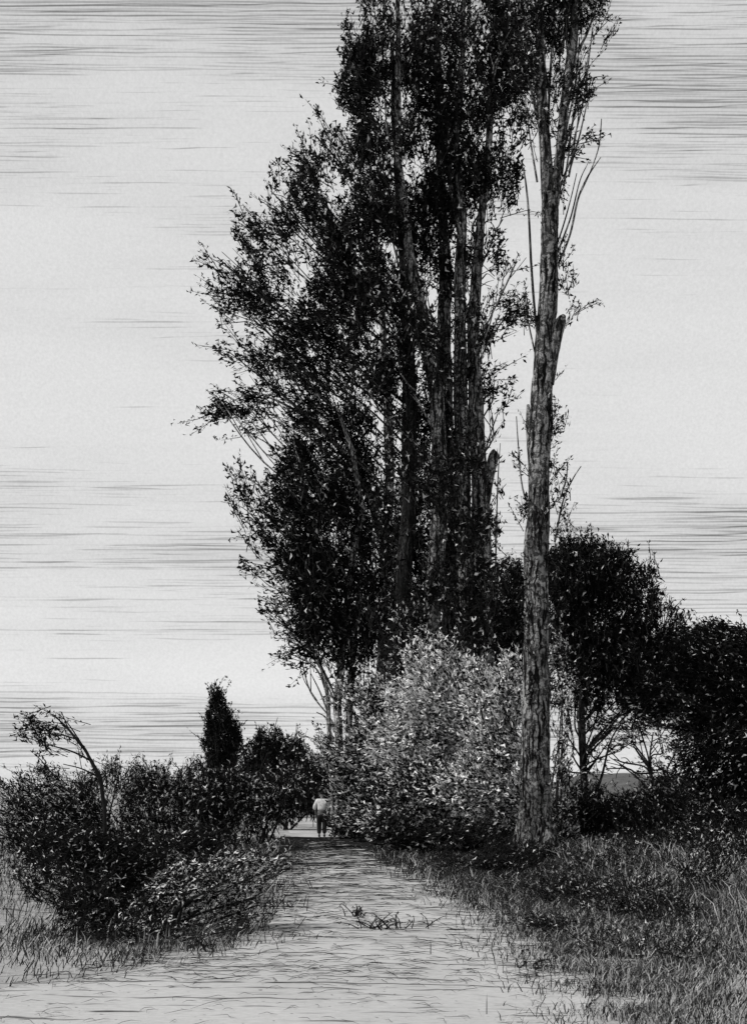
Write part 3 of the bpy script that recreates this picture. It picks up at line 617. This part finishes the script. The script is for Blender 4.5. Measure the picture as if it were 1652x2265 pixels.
blades('grass', [(.6, 10, 8, 24, 160000, .16, (.2, 0), .40, fade(right, 8.5, 15, .4)), (1.0, 6, 8.2, 19, 80000, .14, (.3, 0), .35, fade(right, 8.2, 12, .3)), (.0, 12, 15, 34, 66000, .26, (.0, 0), .2, fade(right, 15, 19, .1)),
                 (4, 12, 11, 30, 10000, .45, (-.2, 0), .5, fade(right, 11, 16, .1)), (1.2, 5, 13, 27, 16000, .28, (.0, 0), .08, fade(right, 13, 17, .1)),
                 (-7, -.6, 9.6, 14, 9000, .15, (.5, 0), .25, fade(left, 9.8, 13.5, .2)), (-12, -1, 14, 36, 15000, .3, (.2, 0), .3, left), (-5.2, -1.6, 11.4, 15, 1200, .30, (.5, 0), .2, left)], GRASSM,
       'tangled dark and pale grass growing on both verges of the track')

def litter():
    tb = Tubes()
    for i in range(5200):
        Y = 10.5 + 30 * rng.random() ** 1.25
        if rng.random() < .12: Y = rng.uniform(8.6, 12)
        X = rng.uniform(Lf(Y) - .7, Rf(Y) + .8)
        e_ = min(X - Lf(Y), Rf(Y) - X)
        if e_ > .6 and rng.random() < .45: continue
        a = rng.normal(-.55, .6) if X > .3 * (Lf(Y) + Rf(Y)) else rng.normal(.25, .6)
        L_ = rng.uniform(.05, .17) * (Y / 11); r_ = .0021 * Y / 9
        if rng.random() < .05: L_ *= 3
        z = float(gz(X, Y)) + .02
        d_ = np.array([math.cos(a), math.sin(a), 0]); n_ = np.array([-d_[1], d_[0], 0])
        p = np.array([X, Y, z]); b_ = rng.normal(0, .28 * L_)
        tb.add([p - d_ * L_, p - d_ * L_ * .2 + n_ * b_ + np.array([0, 0, .012]), p + d_ * L_ * .4 + n_ * b_ * .2 + np.array([0, 0, .02 * rng.random()]), p + d_ * L_ + n_ * rng.normal(0, .2 * L_)], [r_ * .4, r_, r_, r_ * .3], 3)
    o = tb.build('fallen_twigs', TWIG); tag(o, 'small dry twigs and stalks littering the pale track', 'twigs', kind='stuff')
litter()
GR = 'weedy brambles on the right verge'
for lab, bx, by, dd, bl, pl_ in [
    ('black bramble at the very foot of the lone poplar', 1190, 1925, 25, [(1150, 1905, 60, 30, 1.2, 40), (1225, 1915, 50, 30, 1.2, 120), (1180, 1890, 30, 24, .8)], .12),
    ('dark bramble spilling down the verge just below the lone poplar', 1210, 1985, 19, [(1190, 1955, 66, 34, .9, 60), (1250, 1965, 60, 30, .8, 100), (1140, 1950, 40, 26, .7, 160)], .22),
    ('bramble with pale grassy flecks right of the lone poplar foot', 1330, 1950, 22, [(1310, 1915, 66, 36, .9, 80), (1370, 1930, 60, 36, .8, 80)], .3),
    ('tall speckled weeds under the black hedge bushes', 1440, 1915, 27, [(1430, 1875, 80, 36, .9, 85), (1500, 1885, 60, 36, .8, 85), (1360, 1880, 60, 30, .9, 85)], .3),
    ('open tangle of weeds in the middle of the right verge', 1420, 2035, 15.5, [(1390, 1990, 70, 44, .75, 100), (1450, 1980, 60, 50, .6, 80), (1340, 2000, 46, 36, .6, 110)], .35),
    ('tall thin-stalked weeds near the right side of the view', 1560, 2000, 17.5, [(1560, 1930, 60, 70, .45, 80), (1610, 1900, 50, 60, .35, 80), (1520, 1960, 46, 46, .5, 90)], .4),
    ('dark weed patch on the rim where the track bends right', 1200, 2070, 14, [(1190, 2045, 46, 20, .8, 160), (1240, 2060, 50, 26, .6, 150)], .15),
    ('low weed patch below the open tangle', 1330, 2110, 12.6, [(1310, 2075, 60, 34, .5, 120), (1370, 2090, 50, 34, .5, 60)], .35),
    ('black bramble under the pale bush at the edge of the track', 1070, 1950, 22, [(1050, 1915, 66, 22, .9, 30), (1110, 1925, 50, 26, .9, 60), (980, 1895, 50, 18, .8, 20)], .1),
    ('black tangle hugging the left side of the lone poplar foot', 1130, 1940, 23, [(1110, 1900, 50, 34, 1.0, 60), (1150, 1930, 50, 30, 1.0, 60), (1080, 1890, 40, 20, .9, 30)], .08),
    ('low dark tangle halfway between the lone poplar foot and the bend', 1270, 2010, 17, [(1260, 1985, 60, 34, .9, 100), (1320, 1990, 50, 34, .8, 80), (1210, 2010, 40, 24, .8, 160)], .12),
    ('broad black tangle under the middle hedge bush', 1400, 1960, 21, [(1390, 1915, 70, 34, 1.0, 90), (1460, 1930, 60, 36, .9, 90)], .12),
    ('ragged dark weeds under the massive right tree', 1590, 1940, 23, [(1580, 1880, 70, 44, .8, 90), (1640, 1890, 50, 50, .7, 90)], .2),
    ('spiky dark clump beside the open tangle', 1500, 2060, 14.5, [(1490, 2020, 50, 40, .7, 90), (1430, 2040, 46, 34, .7, 120)], .15),
    ('nearest curly weed patch in the lower right', 1500, 2130, 11.6, [(1480, 2080, 66, 44, .45, 100), (1540, 2100, 56, 34, .4, 60), (1440, 2110, 40, 30, .4, 120)], .35)]:
    shrub('bramble', lab, 'weeds', bl, dd, (bx, by), pl_ * .6, 8.5, 12, light=(.3, .7), group=GR, stems=9, thick=.5, stemw=4, clump=.5, wid=.24, spray=2.6)
GW = 'weed tufts on the track'
def weed(label, px, py, spread, n, hgt, dirx=0.):
    d = EYE * F / (py - HY); X0 = (px - HX) / F * d; z0 = float(gz(X0, d)) + .012
    root = empty('weed_tuft', (X0, d, z0), label, 'weed', GW)
    tb = Tubes(); lv = Leaves(); m_ = d / F
    for i in range(n):
        s0 = np.array([X0 + rng.normal(0, spread * .3) * m_, d + rng.normal(0, .08), z0])
        e = s0 + np.array([(dirx + rng.normal(0, .7)) * hgt * m_, rng.normal(0, .1), hgt * m_ * rng.uniform(.3, 1)])
        mid = (s0 + e) / 2 + np.array([rng.normal(0, .02), 0, .03])
        tb.add([s0, mid, e], [1.2 * m_, m_, .4 * m_], 4, 0, 3)
        q = rng.random(7)[:, None]; lv.add(s0 * (1 - q) + e * q, rng.normal(0, .7, (7, 3)) + np.array([dirx, 0, .5]), 9 * m_ * rng.uniform(.6, 1.3, 7), 2.6 * m_, tones(7, 0))
    tb.build('stalks', TWIG, root, smooth=False); lv.build('leaves', LEAF, root)
weed('sparse spiky weed tuft in the middle of the pale track', 850, 2060, 120, 22, 44)
weed('small weed tuft left of the middle one on the track', 790, 2030, 60, 10, 26)
weed('weed tuft with curled leaves on the left verge below the sprawling bush', 455, 2105, 50, 14, 32, .3)
weed('low dark weed tuft at the left edge of the grass', 345, 2085, 60, 14, 34, .3)
weed('weed tuft at the right rim of the track beside the grass', 1195, 2060, 40, 8, 22, .4)
weed('flattened dead weed on the near bend of the track', 1180, 2140, 70, 12, 22, .6)

# ------------------------------------------------------------------ the walker
def skin(name, verts, edges, rad, m, parent, root=0, sub=2):
    me = bpy.data.meshes.new(name); me.from_pydata(verts, edges, []); me.update()
    o = bpy.data.objects.new(name, me); C.objects.link(o); me.materials.append(m)
    md = o.modifiers.new('skin', 'SKIN'); 
    for i, r in enumerate(rad):
        sv = me.skin_vertices[0].data[i]; sv.radius = (r, r) if not isinstance(r, tuple) else r
        sv.use_root = (i == root)
    ss = o.modifiers.new('sub', 'SUBSURF'); ss.levels = sub; ss.render_levels = sub
    o.parent = parent; return o
pw = P(712, 1851, 41.0)
man = empty('person', (pw[0], pw[1], float(gz(pw[0], pw[1])) + .012), 'person in a pale shirt and dark trousers walking away along the track, head bowed', 'person')
SKIN = plain('skin', .12, .6); SHIRT = plain('pale_shirt', .58); TROU = plain('dark_trousers', .010); HATM = plain('dark_cap', .008); SHOE = plain('shoe_leather', .008)
# body: faces +Y (away), stooped slightly
bv = [(0, 0, .90), (0, .02, 1.10), (0, .07, 1.30), (0, .12, 1.42), (0, .17, 1.50), (0, .21, 1.58), (0, .22, 1.66),   # pelvis..head
      (-.17, .07, 1.36), (-.27, .08, 1.12), (-.24, .22, .92), (-.235, .25, .85),
      (.17, .07, 1.36), (.27, .08, 1.12), (.22, .22, .95), (.215, .25, .88),
      (-.09, 0, .86), (-.10, .06, .48), (-.10, .0, .09), (-.10, .12, .04),
      (.09, 0, .86), (.10, -.02, .48), (.10, -.12, .10), (.10, .0, .04)]
be = [(0, 1), (1, 2), (2, 3), (3, 4), (4, 5), (5, 6), (2, 7), (7, 8), (8, 9), (9, 10), (2, 11), (11, 12), (12, 13), (13, 14),
      (0, 15), (15, 16), (16, 17), (17, 18), (0, 19), (19, 20), (20, 21), (21, 22)]
br_ = [(.14, .11), (.13, .10), (.17, .11), .07, .055, .095, .085, .07, .05, .038, .035, .07, .05, .038, .035, .085, .06, .042, .035, .085, .06, .042, .035]
skin('body', bv, be, br_, SKIN, man)
for s_ in (-1, 1):   # hands with five fingers, on the body's wrists
    w = Vector((s_ * .232 if s_ < 0 else .213, .26, .84 if s_ < 0 else .87))
    hvv = [tuple(w), tuple(w + Vector((0, .03, -.05)))]; he = [(0, 1)]; hr = [.026, .034]
    for k_ in range(4):
        off = Vector(((k_ - 1.5) * .018, .035, -.06)); l_ = (.06, .075, .07, .055)[k_]
        a_ = len(hvv); hvv += [tuple(w + off), tuple(w + off + Vector((0, .02, -l_ * .5))), tuple(w + off + Vector((0, .01, -l_)))]
        he += [(1, a_), (a_, a_ + 1), (a_ + 1, a_ + 2)]; hr += [.010, .009, .007]
    a_ = len(hvv); hvv += [tuple(w + Vector((-s_ * .035, .03, -.03))), tuple(w + Vector((-s_ * .05, .045, -.065)))]
    he += [(1, a_), (a_, a_ + 1)]; hr += [.011, .009]
    skin('hand', hvv, he, hr, SKIN, man, sub=1)
skin('shirt', [(0, .0, .97), (0, .02, 1.12), (0, .06, 1.30), (0, .10, 1.42), (-.18, .06, 1.36), (-.285, .07, 1.12), (-.27, .12, 1.03), (.18, .06, 1.36), (.285, .07, 1.12), (.265, .12, 1.04)],
     [(0, 1), (1, 2), (2, 3), (2, 4), (4, 5), (5, 6), (2, 7), (7, 8), (8, 9)], [(.17, .135), (.18, .14), (.21, .15), .10, .10, .075, .065, .10, .075, .065], SHIRT, man)
skin('trousers', [(0, 0, .93), (0, 0, .86), (-.095, .01, .80), (-.105, .06, .48), (-.10, .0, .12), (.095, 0, .80), (.105, -.02, .48), (.10, -.12, .13)],
     [(0, 1), (1, 2), (2, 3), (3, 4), (1, 5), (5, 6), (6, 7)], [(.20, .16), (.205, .16), .13, .10, .08, .13, .10, .08], TROU, man)
skin('cap', [(0, .20, 1.60), (0, .21, 1.68), (0, .22, 1.72)], [(0, 1), (1, 2)], [.108, .112, .06], HATM, man)
for s_, y0, z0 in ((-1, .03, .05), (1, -.09, .06)):
    skin('shoe', [(s_ * .10, y0 - .05, z0), (s_ * .10, y0 + .05, z0 - .005), (s_ * .10, y0 + .16, z0 - .015)], [(0, 1), (1, 2)], [.05, .05, .035], SHOE, man, sub=1)

for o in list(C.objects):
    if o.parent is None and o.type in ('MESH', 'EMPTY') and 'kind' not in o and 'label' not in o: print('UNLABELLED', o.name)
print('tris', sum(len(o.data.polygons) for o in C.objects if o.type == 'MESH'))
